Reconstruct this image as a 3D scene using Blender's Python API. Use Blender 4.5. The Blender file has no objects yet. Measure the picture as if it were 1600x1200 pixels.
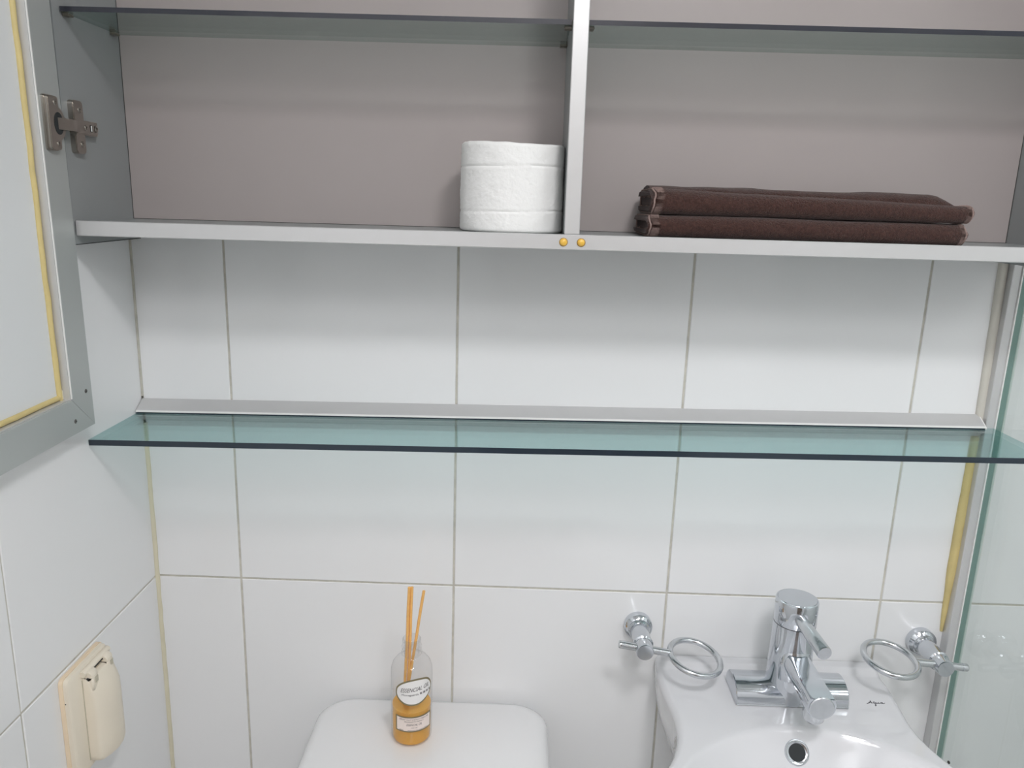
import bpy, bmesh, math, random
from mathutils import Vector, Matrix, noise
random.seed(7)
PI = math.pi
C = bpy.context.scene.collection
sc = bpy.context.scene

# ------------------------------------------------------------------ camera, world, exposure
cam_d = bpy.data.cameras.new('camera')
cam = bpy.data.objects.new('camera', cam_d); C.objects.link(cam)
cam.location = (0.4995, -1.0001, 0.5323)
cam.rotation_euler = (1.3373, -0.03094, 0.0144)
cam_d.sensor_width = 36.0
cam_d.lens = 1217.14 / 1600 * 36
cam_d.clip_start = 0.01
sc.camera = cam

w = bpy.data.worlds.new('world'); sc.world = w; w.use_nodes = True
w.node_tree.nodes['Background'].inputs[0].default_value = (.9, .95, 1, 1)
w.node_tree.nodes['Background'].inputs[1].default_value = 0.05
sc.view_settings.view_transform = 'Standard'
sc.view_settings.look = 'None'
sc.view_settings.gamma = 1
sc.view_settings.use_curve_mapping = False
sc.view_settings.exposure = -0.10
LAMP_MAIN = 78.0
LAMP_SHOWER = 17.0
LAMP_FILL = 11.5
LAMP_TINT = (.99, .98, 1, 1)
sc.cycles.max_bounces = 16
sc.cycles.diffuse_bounces = 8
sc.cycles.glossy_bounces = 6
sc.cycles.transparent_max_bounces = 16

# ------------------------------------------------------------------ materials
def srgb(r, g, b):
    f = lambda c: (c/255/12.92) if c/255 <= .04045 else ((c/255+.055)/1.055)**2.4
    return (f(r), f(g), f(b), 1)

def mat(name, col, rough=.5, metal=0., noise_amt=0., noise_scale=30., bump=0., bump_scale=200., spec=.5, sheen=0., coat=0.):
    m = bpy.data.materials.new(name); m.use_nodes = True
    nt = m.node_tree; p = nt.nodes['Principled BSDF']
    p.inputs['Base Color'].default_value = col
    p.inputs['Roughness'].default_value = rough
    p.inputs['Metallic'].default_value = metal
    p.inputs['Specular IOR Level'].default_value = spec
    if sheen:
        p.inputs['Sheen Weight'].default_value = sheen
        p.inputs['Sheen Roughness'].default_value = .5
    if coat:
        p.inputs['Coat Weight'].default_value = coat
    tc = nt.nodes.new('ShaderNodeTexCoord')
    if noise_amt:
        n = nt.nodes.new('ShaderNodeTexNoise'); n.inputs['Scale'].default_value = noise_scale
        n.inputs['Detail'].default_value = 4
        nt.links.new(tc.outputs['Object'], n.inputs['Vector'])
        mx = nt.nodes.new('ShaderNodeMixRGB'); mx.blend_type = 'MIX'
        a = [max(0, c*(1-noise_amt)) for c in col[:3]] + [1]
        b = [min(1, c*(1+noise_amt)) for c in col[:3]] + [1]
        mx.inputs[1].default_value = a; mx.inputs[2].default_value = b
        nt.links.new(n.outputs['Fac'], mx.inputs[0])
        nt.links.new(mx.outputs[0], p.inputs['Base Color'])
    if bump:
        n2 = nt.nodes.new('ShaderNodeTexNoise'); n2.inputs['Scale'].default_value = bump_scale
        n2.inputs['Detail'].default_value = 3
        nt.links.new(tc.outputs['Object'], n2.inputs['Vector'])
        bp = nt.nodes.new('ShaderNodeBump'); bp.inputs['Strength'].default_value = bump
        bp.inputs['Distance'].default_value = .002
        nt.links.new(n2.outputs['Fac'], bp.inputs['Height'])
        nt.links.new(bp.outputs[0], p.inputs['Normal'])
    return m

def clear_mat(name, tint, gloss_rough=.01, ior=1.5, body=None, body_amt=0., beer=False):
    """see-through sheet: tinted transparency + Fresnel reflection, so it also tints the light that falls through it"""
    m = bpy.data.materials.new(name); m.use_nodes = True
    nt = m.node_tree; nt.nodes.remove(nt.nodes['Principled BSDF'])
    out = nt.nodes['Material Output']
    tr = nt.nodes.new('ShaderNodeBsdfTransparent'); tr.inputs[0].default_value = tint
    if beer:      # slanting rays cross more glass: tint ** (1/cos)
        g2 = nt.nodes.new('ShaderNodeNewGeometry')
        dt = nt.nodes.new('ShaderNodeVectorMath'); dt.operation = 'DOT_PRODUCT'
        nt.links.new(g2.outputs['Normal'], dt.inputs[0]); nt.links.new(g2.outputs['Incoming'], dt.inputs[1])
        ab = nt.nodes.new('ShaderNodeMath'); ab.operation = 'ABSOLUTE'; nt.links.new(dt.outputs['Value'], ab.inputs[0])
        mxm = nt.nodes.new('ShaderNodeMath'); mxm.operation = 'MAXIMUM'; mxm.inputs[1].default_value = .12; nt.links.new(ab.outputs[0], mxm.inputs[0])
        dv_ = nt.nodes.new('ShaderNodeMath'); dv_.operation = 'DIVIDE'; dv_.inputs[0].default_value = 1; nt.links.new(mxm.outputs[0], dv_.inputs[1])
        cc = nt.nodes.new('ShaderNodeCombineColor')
        for ch in range(3):
            pw = nt.nodes.new('ShaderNodeMath'); pw.operation = 'POWER'; pw.inputs[0].default_value = tint[ch]
            nt.links.new(dv_.outputs[0], pw.inputs[1]); nt.links.new(pw.outputs[0], cc.inputs[ch])
        nt.links.new(cc.outputs[0], tr.inputs[0])
    gl = nt.nodes.new('ShaderNodeBsdfGlossy'); gl.inputs['Roughness'].default_value = gloss_rough
    fr = nt.nodes.new('ShaderNodeFresnel'); fr.inputs['IOR'].default_value = ior
    geo = nt.nodes.new('ShaderNodeNewGeometry')
    # same reflectance seen from either side of the sheet
    mi = nt.nodes.new('ShaderNodeMath'); mi.operation = 'MULTIPLY_ADD'
    mi.inputs[1].default_value = (1/ior - ior); mi.inputs[2].default_value = ior
    nt.links.new(geo.outputs['Backfacing'], mi.inputs[0]); 
    nt.links.new(mi.outputs[0], fr.inputs['IOR'])
    base = tr
    if body is not None:
        df = nt.nodes.new('ShaderNodeBsdfDiffuse'); df.inputs[0].default_value = body
        tl = nt.nodes.new('ShaderNodeBsdfTranslucent'); tl.inputs[0].default_value = body
        m1 = nt.nodes.new('ShaderNodeMixShader'); m1.inputs[0].default_value = .25
        nt.links.new(df.outputs[0], m1.inputs[1]); nt.links.new(tl.outputs[0], m1.inputs[2])
        m2 = nt.nodes.new('ShaderNodeMixShader'); m2.inputs[0].default_value = body_amt
        nt.links.new(tr.outputs[0], m2.inputs[1]); nt.links.new(m1.outputs[0], m2.inputs[2])
        base = m2
    mx = nt.nodes.new('ShaderNodeMixShader')
    nt.links.new(fr.outputs[0], mx.inputs[0])
    nt.links.new(base.outputs[0], mx.inputs[1]); nt.links.new(gl.outputs[0], mx.inputs[2])
    nt.links.new(mx.outputs[0], out.inputs['Surface'])
    return m

M_tile = mat('glazed_white_tile', (.80, .805, .81, 1), .12, noise_amt=.012, noise_scale=3, bump=.035, bump_scale=14)
M_grout = mat('cement_grout', srgb(196, 193, 183), .9, noise_amt=.32, noise_scale=70, bump=.3, bump_scale=400)
M_plain = mat('painted_ceiling', (.82, .82, .81, 1), .7, noise_amt=.01)
M_floor = mat('grey_floor_tile', (.66, .66, .65, 1), .4, noise_amt=.05)
M_bead = mat('yellowed_silicone', srgb(214, 208, 184), .45, noise_amt=.10, noise_scale=25, bump=.2, bump_scale=60)
M_bead_y = mat('strongly_yellowed_silicone', srgb(206, 188, 130), .45, noise_amt=.15, noise_scale=40, bump=.2, bump_scale=60)
M_bead_w = mat('pale_silicone', srgb(206, 202, 192), .45, noise_amt=.06, noise_scale=25, bump=.2, bump_scale=60)
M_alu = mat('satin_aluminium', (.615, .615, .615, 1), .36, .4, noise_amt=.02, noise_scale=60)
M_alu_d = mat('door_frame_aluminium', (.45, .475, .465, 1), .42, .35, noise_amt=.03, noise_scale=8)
M_alu_in = mat('bright_aluminium_and_lit_edge', (.86, .86, .84, 1), .35, .2)
M_side = mat('cabinet_grey_laminate', (.30, .318, .318, 1), .38, .15, noise_amt=.04, noise_scale=9)
M_backp = mat('cabinet_warm_grey_board', (.355, .318, .307, 1), .42, noise_amt=.05, noise_scale=4)
M_board = mat('white_backing_board', (.73, .75, .755, 1), .5, noise_amt=.02, noise_scale=5)
M_mirror = mat('mirror', (.9, .9, .9, 1), .02, 1.)
M_seam = mat('dark_seam', srgb(62, 62, 60), .8)
M_chrome = mat('chrome', (.63, .655, .69, 1), .09, 1., noise_amt=.05, noise_scale=40, bump=.02, bump_scale=60)
M_chrome_s = mat('water_spotted_chrome', (.62, .64, .66, 1), .2, 1., noise_amt=.10, noise_scale=120, bump=.05, bump_scale=300)
M_nickel = mat('nickel', (.40, .37, .335, 1), .28, 1., noise_amt=.08, noise_scale=120)
M_nickel_d = mat('tarnished_screw', (.17, .16, .15, 1), .35, .8)
M_dark = mat('dark_hole', srgb(38, 42, 44), .7)
M_gold = mat('amber_rubber', srgb(226, 180, 70), .25, coat=.5)
M_goldrim = mat('amber_rubber_rim', srgb(150, 112, 48), .4)
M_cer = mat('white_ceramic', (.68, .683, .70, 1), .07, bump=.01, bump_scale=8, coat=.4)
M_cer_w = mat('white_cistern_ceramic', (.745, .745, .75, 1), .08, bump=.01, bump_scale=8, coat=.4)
M_cream = mat('cream_plastic', srgb(226, 217, 200), .4, noise_amt=.02, noise_scale=12)
M_cream_o = mat('yellowed_plastic_edge', srgb(232, 212, 184), .45, noise_amt=.05, noise_scale=40)
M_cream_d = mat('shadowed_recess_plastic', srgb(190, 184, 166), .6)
M_paper = mat('tissue_paper', (.80, .80, .785, 1), .95, bump=.55, bump_scale=150, spec=.1)
M_core = mat('cardboard_core', srgb(170, 140, 105), .9)
M_towel = mat('brown_terry', srgb(68, 47, 42), 1., noise_amt=.95, noise_scale=420, bump=1., bump_scale=800, spec=.05, sheen=.2)
M_stitch = mat('overlock_thread', srgb(150, 130, 124), .95, noise_amt=.4, noise_scale=500, bump=.6, bump_scale=900, spec=.1)
M_reed = mat('rattan_reed', srgb(236, 182, 108), .75, noise_amt=.15, noise_scale=150)
M_ink = mat('printed_ink', srgb(84, 78, 82), .7)
M_ink_d = mat('dark_printed_ink', srgb(58, 58, 66), .6)
M_olive = mat('label_border_ink', srgb(128, 118, 88), .6)
M_label = mat('white_label_paper', srgb(236, 234, 232), .55)
M_label_p = mat('pinkish_label_paper', srgb(236, 222, 214), .55)
M_red = mat('red_mark', srgb(150, 40, 50), .5)
M_glass = clear_mat('green_float_glass', (.903, .956, .955, 1), beer=True)
M_glass_c = clear_mat('cabinet_shelf_glass', (.925, .946, .942, 1), beer=True)
M_pane = clear_mat('partition_glass', (.955, .978, .97, 1))
M_edge = mat('dark_glass_edge', srgb(42, 52, 62), .12, noise_amt=.05, noise_scale=6)
M_edge_d = mat('very_dark_glass_edge', srgb(44, 46, 54), .2, noise_amt=.12, noise_scale=9)
M_edge_g = mat('green_glass_edge', srgb(112, 144, 136), .15, noise_amt=.08, noise_scale=20)
M_edge_l = mat('pale_green_glass_corner', srgb(196, 210, 204), .2)
M_bottle = clear_mat('clear_bottle', (.965, .965, .965, 1), .02, 1.45)
M_oil = clear_mat('amber_oil', (.99, .84, .48, 1), .03, 1.35, body=srgb(255, 204, 98), body_amt=.62)
M_clip = mat('clear_plastic_clip', srgb(98, 94, 84), .3)
M_wood_door = mat('brown_entrance_door', srgb(120, 108, 98), .5, noise_amt=.1)

# ------------------------------------------------------------------ helpers
def link(name, me, parent=None, loc=None):
    o = bpy.data.objects.new(name, me); C.objects.link(o)
    if parent is not None: o.parent = parent
    if loc is not None: o.location = loc
    return o

def finish(bm, m, name, parent=None, loc=None, smooth=35):
    me = bpy.data.meshes.new(name)
    bmesh.ops.recalc_face_normals(bm, faces=bm.faces[:])
    bm.to_mesh(me); bm.free()
    for mm in (m if isinstance(m, (list, tuple)) else [m]): me.materials.append(mm)
    if smooth:
        me.shade_smooth(); me.set_sharp_from_angle(angle=math.radians(smooth))
    return link(name, me, parent, loc)

def thing(name, label, cat, loc=(0, 0, 0), group=None):
    o = bpy.data.objects.new(name, None); C.objects.link(o)
    o.location = loc; o.empty_display_size = .02
    return tag(o, label, cat, group)

def tag(o, label, cat, group=None):
    o['label'] = label; o['category'] = cat
    if group: o['group'] = group
    return o

def box_bm(bm, x0, x1, y0, y1, z0, z1, bev=0., seg=1):
    r = bmesh.ops.create_cube(bm, size=1)
    vs = r['verts']
    for v in vs:
        v.co = Vector((x0 if v.co.x < 0 else x1, y0 if v.co.y < 0 else y1, z0 if v.co.z < 0 else z1))
    if bev:
        es = list({e for v in vs for e in v.link_edges})
        bmesh.ops.bevel(bm, geom=es, offset=bev, segments=seg, affect='EDGES', profile=.5)
    return vs

def box(name, m, x0, x1, y0, y1, z0, z1, parent=None, bev=0., seg=1, smooth=35):
    bm = bmesh.new(); box_bm(bm, x0, x1, y0, y1, z0, z1, bev, seg)
    return finish(bm, m, name, parent, smooth=smooth)

def frame_axes(d):
    d = Vector(d).normalized()
    up = Vector((0, 0, 1)) if abs(d.z) < .9 else Vector((1, 0, 0))
    a = d.cross(up).normalized(); b = a.cross(d).normalized()
    return a, b, d

def loft_bm(bm, rings, closed_ring=True, cap=True):
    vr = [[bm.verts.new(p) for p in r] for r in rings]
    n = len(vr[0])
    for i in range(len(vr)-1):
        for j in range(n if closed_ring else n-1):
            k = (j+1) % n
            bm.faces.new((vr[i][j], vr[i][k], vr[i+1][k], vr[i+1][j]))
    if cap:
        bm.faces.new(vr[0][::-1]); bm.faces.new(vr[-1])
    return vr

def lathe_bm(bm, prof, origin, axis=(0, 0, 1), n=32, cap=True):
    """prof: list of (radius, distance along axis)"""
    a, b, d = frame_axes(axis); o = Vector(origin)
    rings = []
    for r, t in prof:
        rings.append([o + d*t + (a*math.cos(2*PI*i/n) + b*math.sin(2*PI*i/n))*max(r, 1e-5) for i in range(n)])
    return loft_bm(bm, rings, True, cap)

def lathe(name, m, prof, origin, axis=(0, 0, 1), parent=None, n=32, cap=True, smooth=35):
    bm = bmesh.new(); lathe_bm(bm, prof, origin, axis, n, cap)
    return finish(bm, m, name, parent, smooth=smooth)

def tube_bm(bm, pts, r, n=10, closed=False):
    pts = [Vector(p) for p in pts]; N = len(pts)
    t0 = (pts[1]-pts[0]).normalized()
    a, b, _ = frame_axes(t0)
    rings = []
    for i, p in enumerate(pts):
        if closed: t = (pts[(i+1) % N]-pts[i-1]).normalized()
        else: t = (pts[min(i+1, N-1)]-pts[max(i-1, 0)]).normalized()
        a = (a - t*a.dot(t)).normalized(); b = t.cross(a)
        rr = r[i] if isinstance(r, (list, tuple)) else r
        rings.append([p + (a*math.cos(2*PI*k/n)+b*math.sin(2*PI*k/n))*rr for k in range(n)])
    if closed: rings.append(rings[0]); 
    vr = [[bm.verts.new(p) for p in q] for q in (rings[:-1] if closed else rings)]
    L = len(vr)
    for i in range(L if closed else L-1):
        j = (i+1) % L
        for k in range(n):
            bm.faces.new((vr[i][k], vr[i][(k+1) % n], vr[j][(k+1) % n], vr[j][k]))
    if not closed:
        bm.faces.new(vr[0][::-1]); bm.faces.new(vr[-1])

def tube(name, m, pts, r, parent=None, n=10, closed=False):
    bm = bmesh.new(); tube_bm(bm, pts, r, n, closed)
    return finish(bm, m, name, parent, smooth=50)

def struct(o, label=None):
    o['kind'] = 'structure'
    return o

def text_mesh(body, size, shear=0., width=None, align='CENTER'):
    cu = bpy.data.curves.new('lettering', 'FONT'); cu.body = body; cu.size = size; cu.shear = shear
    cu.align_x = align; cu.align_y = 'CENTER'; cu.resolution_u = 3
    o = bpy.data.objects.new('lettering', cu); C.objects.link(o)
    dg = bpy.context.evaluated_depsgraph_get()
    me = bpy.data.meshes.new_from_object(o.evaluated_get(dg))
    bpy.data.objects.remove(o); bpy.data.curves.remove(cu)
    if width:
        xs = [v.co.x for v in me.vertices]; k = width/(max(xs)-min(xs)); c = (max(xs)+min(xs))/2
        for v in me.vertices: v.co.x = (v.co.x-c)*k
    return me

# ------------------------------------------------------------------ room shell
XR, YF, ZF, ZC = 1.95, -1.9, -.92, 1.30
J0, TW, TH, G = .1192, .300, .600, .0030       # first joint, tile width, tile height, joint width

def tile_mesh(wd, ht, th=.008, ch=.0007):
    """a glazed tile seen from its face (local: x across, z up, face towards -y), edges eased"""
    bm = bmesh.new()
    def ring(i, y): return [bm.verts.new(p) for p in ((i, y, i), (wd-i, y, i), (wd-i, y, ht-i), (i, y, ht-i))]
    r = [ring(0, th), ring(0, ch), ring(ch, 0)]
    for a, b in zip(r, r[1:]):
        for k in range(4): bm.faces.new((a[k], a[(k+1) % 4], b[(k+1) % 4], b[k]))
    bm.faces.new(r[-1]); bm.faces.new(r[0][::-1])
    bmesh.ops.recalc_face_normals(bm, faces=bm.faces[:])
    me = bpy.data.meshes.new('tile'); bm.to_mesh(me); bm.free(); me.materials.append(M_tile)
    return me
_tiles = {}
def tiled(parent, cols, rows, place):
    for (a0, a1) in cols:
        for (z0, z1) in rows:
            wd, ht = round(a1-a0-G, 4), round(z1-z0-G, 4)
            if (wd, ht) not in _tiles: _tiles[(wd, ht)] = tile_mesh(wd, ht)
            o = link('tile', _tiles[(wd, ht)], parent)
            place(o, a0+G/2, z0+G/2)
            # hand-set: a few tenths of a millimetre and hundredths of a degree out of true
            o.location += Vector((0, 0, 0))
rows = [(ZF, -.6), (-.6, 0), (0, .6), (.6, 1.2), (1.2, ZC)]
wb = struct(box('wall_back', M_grout, 0, XR, .0014, .12, ZF, ZC, smooth=0))
cols = [(0, J0)]
x = J0
while x < XR-.01:
    cols.append((x, min(x+TW, XR))); x += TW
def pb(o, a, z): o.location = (a, random.uniform(-.0002, .0002), z); o.rotation_euler = (random.uniform(-.0006, .0006), 0, random.uniform(-.0006, .0006))
tiled(wb, cols, rows, pb)
wl = struct(box('wall_left', M_grout, -.12, -.0014, YF, .12, ZF, ZC, smooth=0))
D0 = .3047
colsl = [(0.0005, D0), (D0, D0+TW), (D0+TW, D0+2*TW), (D0+2*TW, D0+3*TW), (D0+3*TW, D0+4*TW), (D0+4*TW, -YF)]
def pl(o, a, z):     # local x runs towards the camera (-y), face towards +x
    o.rotation_euler = (0, 0, PI/2+random.uniform(-.0006, .0006))
    o.location = (random.uniform(-.0002, .0002), -a - _w, z)
for (a0, a1) in colsl:
    _w = a1-a0-G
    tiled(wl, [(a0, a1)], rows, pl)
M_far = mat('far_wall_tile', (.82, .825, .825, 1), .2)
struct(box('wall_right', M_far, XR, XR+.1, YF, 0, ZF, ZC, smooth=0))
struct(box('wall_front', M_far, -.12, XR+.1, YF-.1, YF, ZF, ZC, smooth=0))
struct(box('floor', M_floor, -.12, XR+.1, YF-.1, .12, ZF-.1, ZF, smooth=0))
struct(box('ceiling', M_plain, -.12, XR+.1, YF-.1, .12, ZC, ZC+.1, smooth=0))
dr = struct(box('door_1', M_wood_door, .35, 1.1, YF, YF+.035, ZF, ZF+2.0, smooth=0))
box('door_frame', M_plain, .30, .35, YF, YF+.05, ZF, ZF+2.05, dr)
box('door_frame', M_plain, 1.1, 1.15, YF, YF+.05, ZF, ZF+2.05, dr)
lathe('door_handle', M_nickel, [(.025, 0), (.025, .01), (.01, .012), (.01, .05), (.024, .055), (.026, .075), (.015, .085)], (1.03, YF+.034, .1), (0, 1, 0), dr, 20)

# corner bead of silicone below the glass shelf, dark open joint above it
def bead(name, m, pts, r, parent=None):
    bm = bmesh.new()
    P = []
    N = len(pts)
    tube_bm(bm, pts, r, 8)
    for v in bm.verts:
        d = noise.noise(v.co*60)*.0008
        v.co.x += d; v.co.y += d
    return finish(bm, m, name, parent, smooth=60)
struct(bead('trim_1', M_bead, [(.0005, -.0005, ZF + i*(.225-ZF)/70) for i in range(71)], .0040))
struct(box('trim_2', M_grout, -.001, .0022, -.0022, .001, .262, .47, smooth=0))

# ------------------------------------------------------------------ lamps (ceiling)
def lamp(name, label, x, y, rad, strength):
    t = thing(name, label, 'ceiling lamp', (x, y, ZC))
    lathe('lamp_base', M_alu_in, [(rad+.012, 0), (rad+.012, -.022), (rad+.002, -.024), (rad+.002, 0)], (0, 0, 0), (0, 0, 1), t, 48)
    em = bpy.data.materials.new('lamp_glow'); em.use_nodes = True
    nt = em.node_tree; nt.nodes.remove(nt.nodes['Principled BSDF'])
    e = nt.nodes.new('ShaderNodeEmission'); e.inputs[0].default_value = LAMP_TINT; e.inputs[1].default_value = strength
    nt.links.new(e.outputs[0], nt.nodes['Material Output'].inputs[0])
    lathe('diffuser', em, [(rad, -.012), (rad, -.030), (rad*.9, -.038), (rad*.5, -.043), (0, -.045)], (0, 0, 0), (0, 0, 1), t, 40)
lamp('ceiling_lamp', 'round white ceiling lamp in front of the washbasin', .80, -1.02, .115, LAMP_MAIN)
lamp('ceiling_lamp', 'round white ceiling lamp over the shower behind the glass partition', 1.68, -.86, .12, LAMP_SHOWER)
lamp('ceiling_lamp', 'round white fill lamp added at the ceiling near the entrance door', .55, -1.58, .29, LAMP_FILL)  # added fill lamp, softens the shade under the cabinet

# ------------------------------------------------------------------ glass partition on the right
gp = thing('glass_partition', 'clear frameless glass shower partition standing out from the tiled wall at right', 'glass partition', (1.125, 0, ZF))
def rel(o, p):
    for v in o.data.vertices: v.co -= p.location
    return o
ZT = 1.22
def pane_mesh():
    bm = bmesh.new(); box_bm(bm, 1.1240, 1.1380, -.86, -.0075, ZF+.005, ZT)
    bmesh.ops.recalc_face_normals(bm, faces=bm.faces[:])
    for f in bm.faces:
        if abs(f.normal.x) > .9: f.material_index = 0
        else: f.material_index = 1
    me = bpy.data.meshes.new('pane'); bm.to_mesh(me); bm.free()
    me.materials.append(M_pane); me.materials.append(M_edge_g)
    return me
rel(link('pane', pane_mesh(), gp), gp)
rel(box('wall_channel', M_alu, 1.1120, 1.1226, -.016, 0, ZF+.005, ZT, gp, .0008), gp)
rel(box('channel_lip', M_alu_in, 1.1225, 1.1239, -.018, -.0005, ZF+.005, ZT, gp), gp)
rel(box('clear_seal', M_edge_l, 1.1382, 1.1415, -.0075, -.0005, ZF+.005, ZT, gp, .0008), gp)
rel(bead('silicone_bead', M_bead_w, [(1.1110-.004*max(0, (z-.26)/.2), -.001, z) for z in [.475-i*.02 for i in range(12)]], .0062, gp), gp)['label'] = 'pale silicone bead above the glass shelf'
rel(bead('silicone_bead', M_bead_y, [(1.1095, -.001, z) for z in [.245-i*.016 for i in range(19)]], [.0062]*6+[.0068]*7+[.006, .005, .0045, .004, .003, .002], gp), gp)['label'] = 'strongly yellowed silicone bead'

# ------------------------------------------------------------------ wall-mounted glass shelf
gs = thing('wall_shelf', 'long green-edged glass shelf on an aluminium rail, between cabinet and washbasin', 'shelf', (0, 0, .2436))
gs.rotation_euler = (0, -.0149, 0)
def glass_slab(name, x0, x1, y0, y1, z0, z1, mt, me_, parent, top_bevel=.0008):
    bm = bmesh.new(); box_bm(bm, x0, x1, y0, y1, z0, z1)
    bmesh.ops.recalc_face_normals(bm, faces=bm.faces[:])
    for f in bm.faces: f.material_index = 1 if f.normal.y < -.9 else 0
    me = bpy.data.meshes.new(name); bm.to_mesh(me); bm.free()
    me.materials.append(mt); me.materials.append(me_)
    return link(name, me, parent)
glass_slab('pane', .0015, 1.1225, -.138, -.004, -.0070, 0, M_glass, M_edge, gs)
bm = bmesh.new()
prof = [(0, .0145), (-.002, .0152), (-.0215, .0042), (-.0232, .0030), (-.0232, .0018), (-.020, .0018), (-.002, .008), (0, .008)]
loft_bm(bm, [[(.0012, y, z) for y, z in prof], [(1.1075, y, z) for y, z in prof]])
finish(bm, M_alu, 'rail', gs, smooth=25)
bm = bmesh.new()
prof2 = [(-.0215, .0042), (-.0236, .0028), (-.0236, .0020), (-.0215, .0030)]
loft_bm(bm, [[(.0012, y, z) for y, z in prof2], [(1.1075, y, z) for y, z in prof2]])
finish(bm, M_alu_in, 'rail_lip', gs, smooth=25)
box('rail_gap_shade', M_edge, .002, 1.107, -.0234, -.0008, .0001, .0014, gs)  # dark strip painted in for the shadow gap between lip and glass
# mitred end of the rail at the partition
bm = bmesh.new()
loft_bm(bm, [[(1.1075, y, z) for y, z in ((0, .0165), (-.0235, .0025), (-.0235, .0005), (0, .0005))], [(1.1092, y, z) for y, z in ((0, .0165), (-.0235, .0025), (-.0235, .0005), (0, .0005))]])
finish(bm, M_alu_in, 'rail_end', gs, smooth=25)

# ------------------------------------------------------------------ cabinet
cab = thing('wall_cabinet', 'open grey wall cabinet with central divider and aluminium edging above the glass shelf', 'cabinet', (0, 0, .4785))
cab.rotation_euler = (0, -.0036, 0)
CZ = lambda z: z - .4785
YFc, YB = -.147, -.0162
XL, XRc = .0155, 1.096
ZTOP = 1.22
box('side_panel', M_side, .002, XL, -.1504, -.001, CZ(.4695), CZ(ZTOP), cab)['label'] = 'left side panel carrying the hinge'
box('side_panel', M_side, XRc, 1.108, YFc, -.001, CZ(.4695), CZ(ZTOP), cab)
box('back_panel', M_backp, XL, XRc, YB, -.003, CZ(.485), CZ(ZTOP-.012), cab)
box('top_panel', M_side, XL, XRc, YFc, -.003, CZ(ZTOP-.014), CZ(ZTOP), cab)
bp_ = box('bottom_panel', M_side, XL, XRc, YFc+.002, -.003, CZ(.4795), CZ(.4938), cab)
box('edge_strip', M_alu, XL+.001, XRc, YFc-.0015, YFc+.002, CZ(.4785), CZ(.4948), bp_, .0008)
dv = box('divider', M_side, .5450, .5605, YFc+.002, YB, CZ(.4938), CZ(ZTOP-.014), cab)
box('edge_strip', M_alu, .5445, .5610, YFc-.001, YFc+.002, CZ(.4949), CZ(ZTOP-.014), dv, .0008)
# fine dark seams where side and back panels meet
box('seam', M_seam, XL-.0002, XL+.0006, YB-.0006, YB+.0002, CZ(.4938), CZ(ZTOP-.014), cab)
box('seam', M_seam, XRc-.0006, XRc+.0002, YB-.0006, YB+.0002, CZ(.4938), CZ(ZTOP-.014), cab)
box('seam', M_seam, XL, XRc, YB-.0009, YB+.0002, CZ(.4937), CZ(.4944), cab)
box('seam', M_seam, .002, XL+.0003, -.147, -.002, CZ(.4687), CZ(.4696), cab)
for bx in (.5440, .5630):
    b = lathe('bumper', M_gold, [(.0040, 0), (.0040, .0012), (.0033, .0022), (.002, .0029), (0, .0031)], (bx, YFc-.0014, CZ(.4867)), (0, -1, 0), cab, 20)
    b['label'] = 'amber rubber door bumper'
    lathe('bumper_rim', M_goldrim, [(.0047, 0), (.0047, .0006), (.0040, .0009), (.0040, 0)], (bx, YFc-.0014, CZ(.4867)), (0, -1, 0), b, 20)
# glass shelves on clips
def cab_shelf(x0, x1):
    s = glass_slab('glass_shelf', x0, x1, -.1385, YB-.0012, CZ(.7055), CZ(.7105), M_glass_c, M_edge_d, cab)
    for cx, sgn in ((x0, 1), (x1, -1)):
        for cy in (-.128, -.032):
            bm = bmesh.new()
            box_bm(bm, min(cx-sgn*.001, cx+sgn*.007), max(cx-sgn*.001, cx+sgn*.0055), cy-.006, cy+.006, CZ(.7025), CZ(.7054), .0008)
            box_bm(bm, min(cx-sgn*.0012, cx+sgn*.0006), max(cx-sgn*.0012, cx+sgn*.0006), cy-.005, cy+.005, CZ(.7025), CZ(.7115), .0002)
            finish(bm, M_clip, 'shelf_clip', s)
    return s
cab_shelf(XL+.0014, .5436)['label'] = 'glass shelf left of the divider'
cab_shelf(.5620, XRc-.0014)['label'] = 'glass shelf right of the divider'

# open mirror door at the left, standing out from the cabinet (seen from its back)
DX0, DX1 = .0030, .0180          # outer / inner face
DY0 = -.1508                     # hinge-side edge
DZ0, DZ1 = CZ(.2674), CZ(ZTOP)
DY1 = -.68
FW = .0400
door = box('door', M_mirror, DX0, DX0+.0025, DY1+.002, DY0-.002, DZ0+.002, DZ1-.002, cab)
door['label'] = 'open mirror door with aluminium frame, seen from behind'
box('backing_board', M_board, DX0+.0026, .0065, DY1+.01, DY0-.01, DZ0+.01, DZ1-.01, door)
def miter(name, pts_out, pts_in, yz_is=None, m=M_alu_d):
    """frame member of the door: quadrilateral in (y,z) with depth in x"""
    bm = bmesh.new()
    q = [pts_out[0], pts_out[1], pts_in[1], pts_in[0]]
    r0 = [(DX0-.0005, y, z) for y, z in q]; r1 = [(DX1-.0006, y, z) for y, z in q]
    cy = sum(p[0] for p in q)/4; cz = sum(p[1] for p in q)/4
    k = .0005
    r2 = [(DX1, y + (k if y < cy else -k)*.6, z + (k if z < cz else -k)*.6) for y, z in q]
    loft_bm(bm, [r0, r1, r2])
    return finish(bm, m, name, door, smooth=0)
RW = .0385
O = [(DY0, DZ0), (DY1, DZ0), (DY1, DZ1), (DY0, DZ1)]
I = [(DY0-FW, DZ0+RW), (DY1+FW, DZ0+RW), (DY1+FW, DZ1-RW), (DY0-FW, DZ1-RW)]
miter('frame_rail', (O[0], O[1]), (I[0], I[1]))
miter('frame_stile', (O[1], O[2]), (I[1], I[2]))
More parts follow.
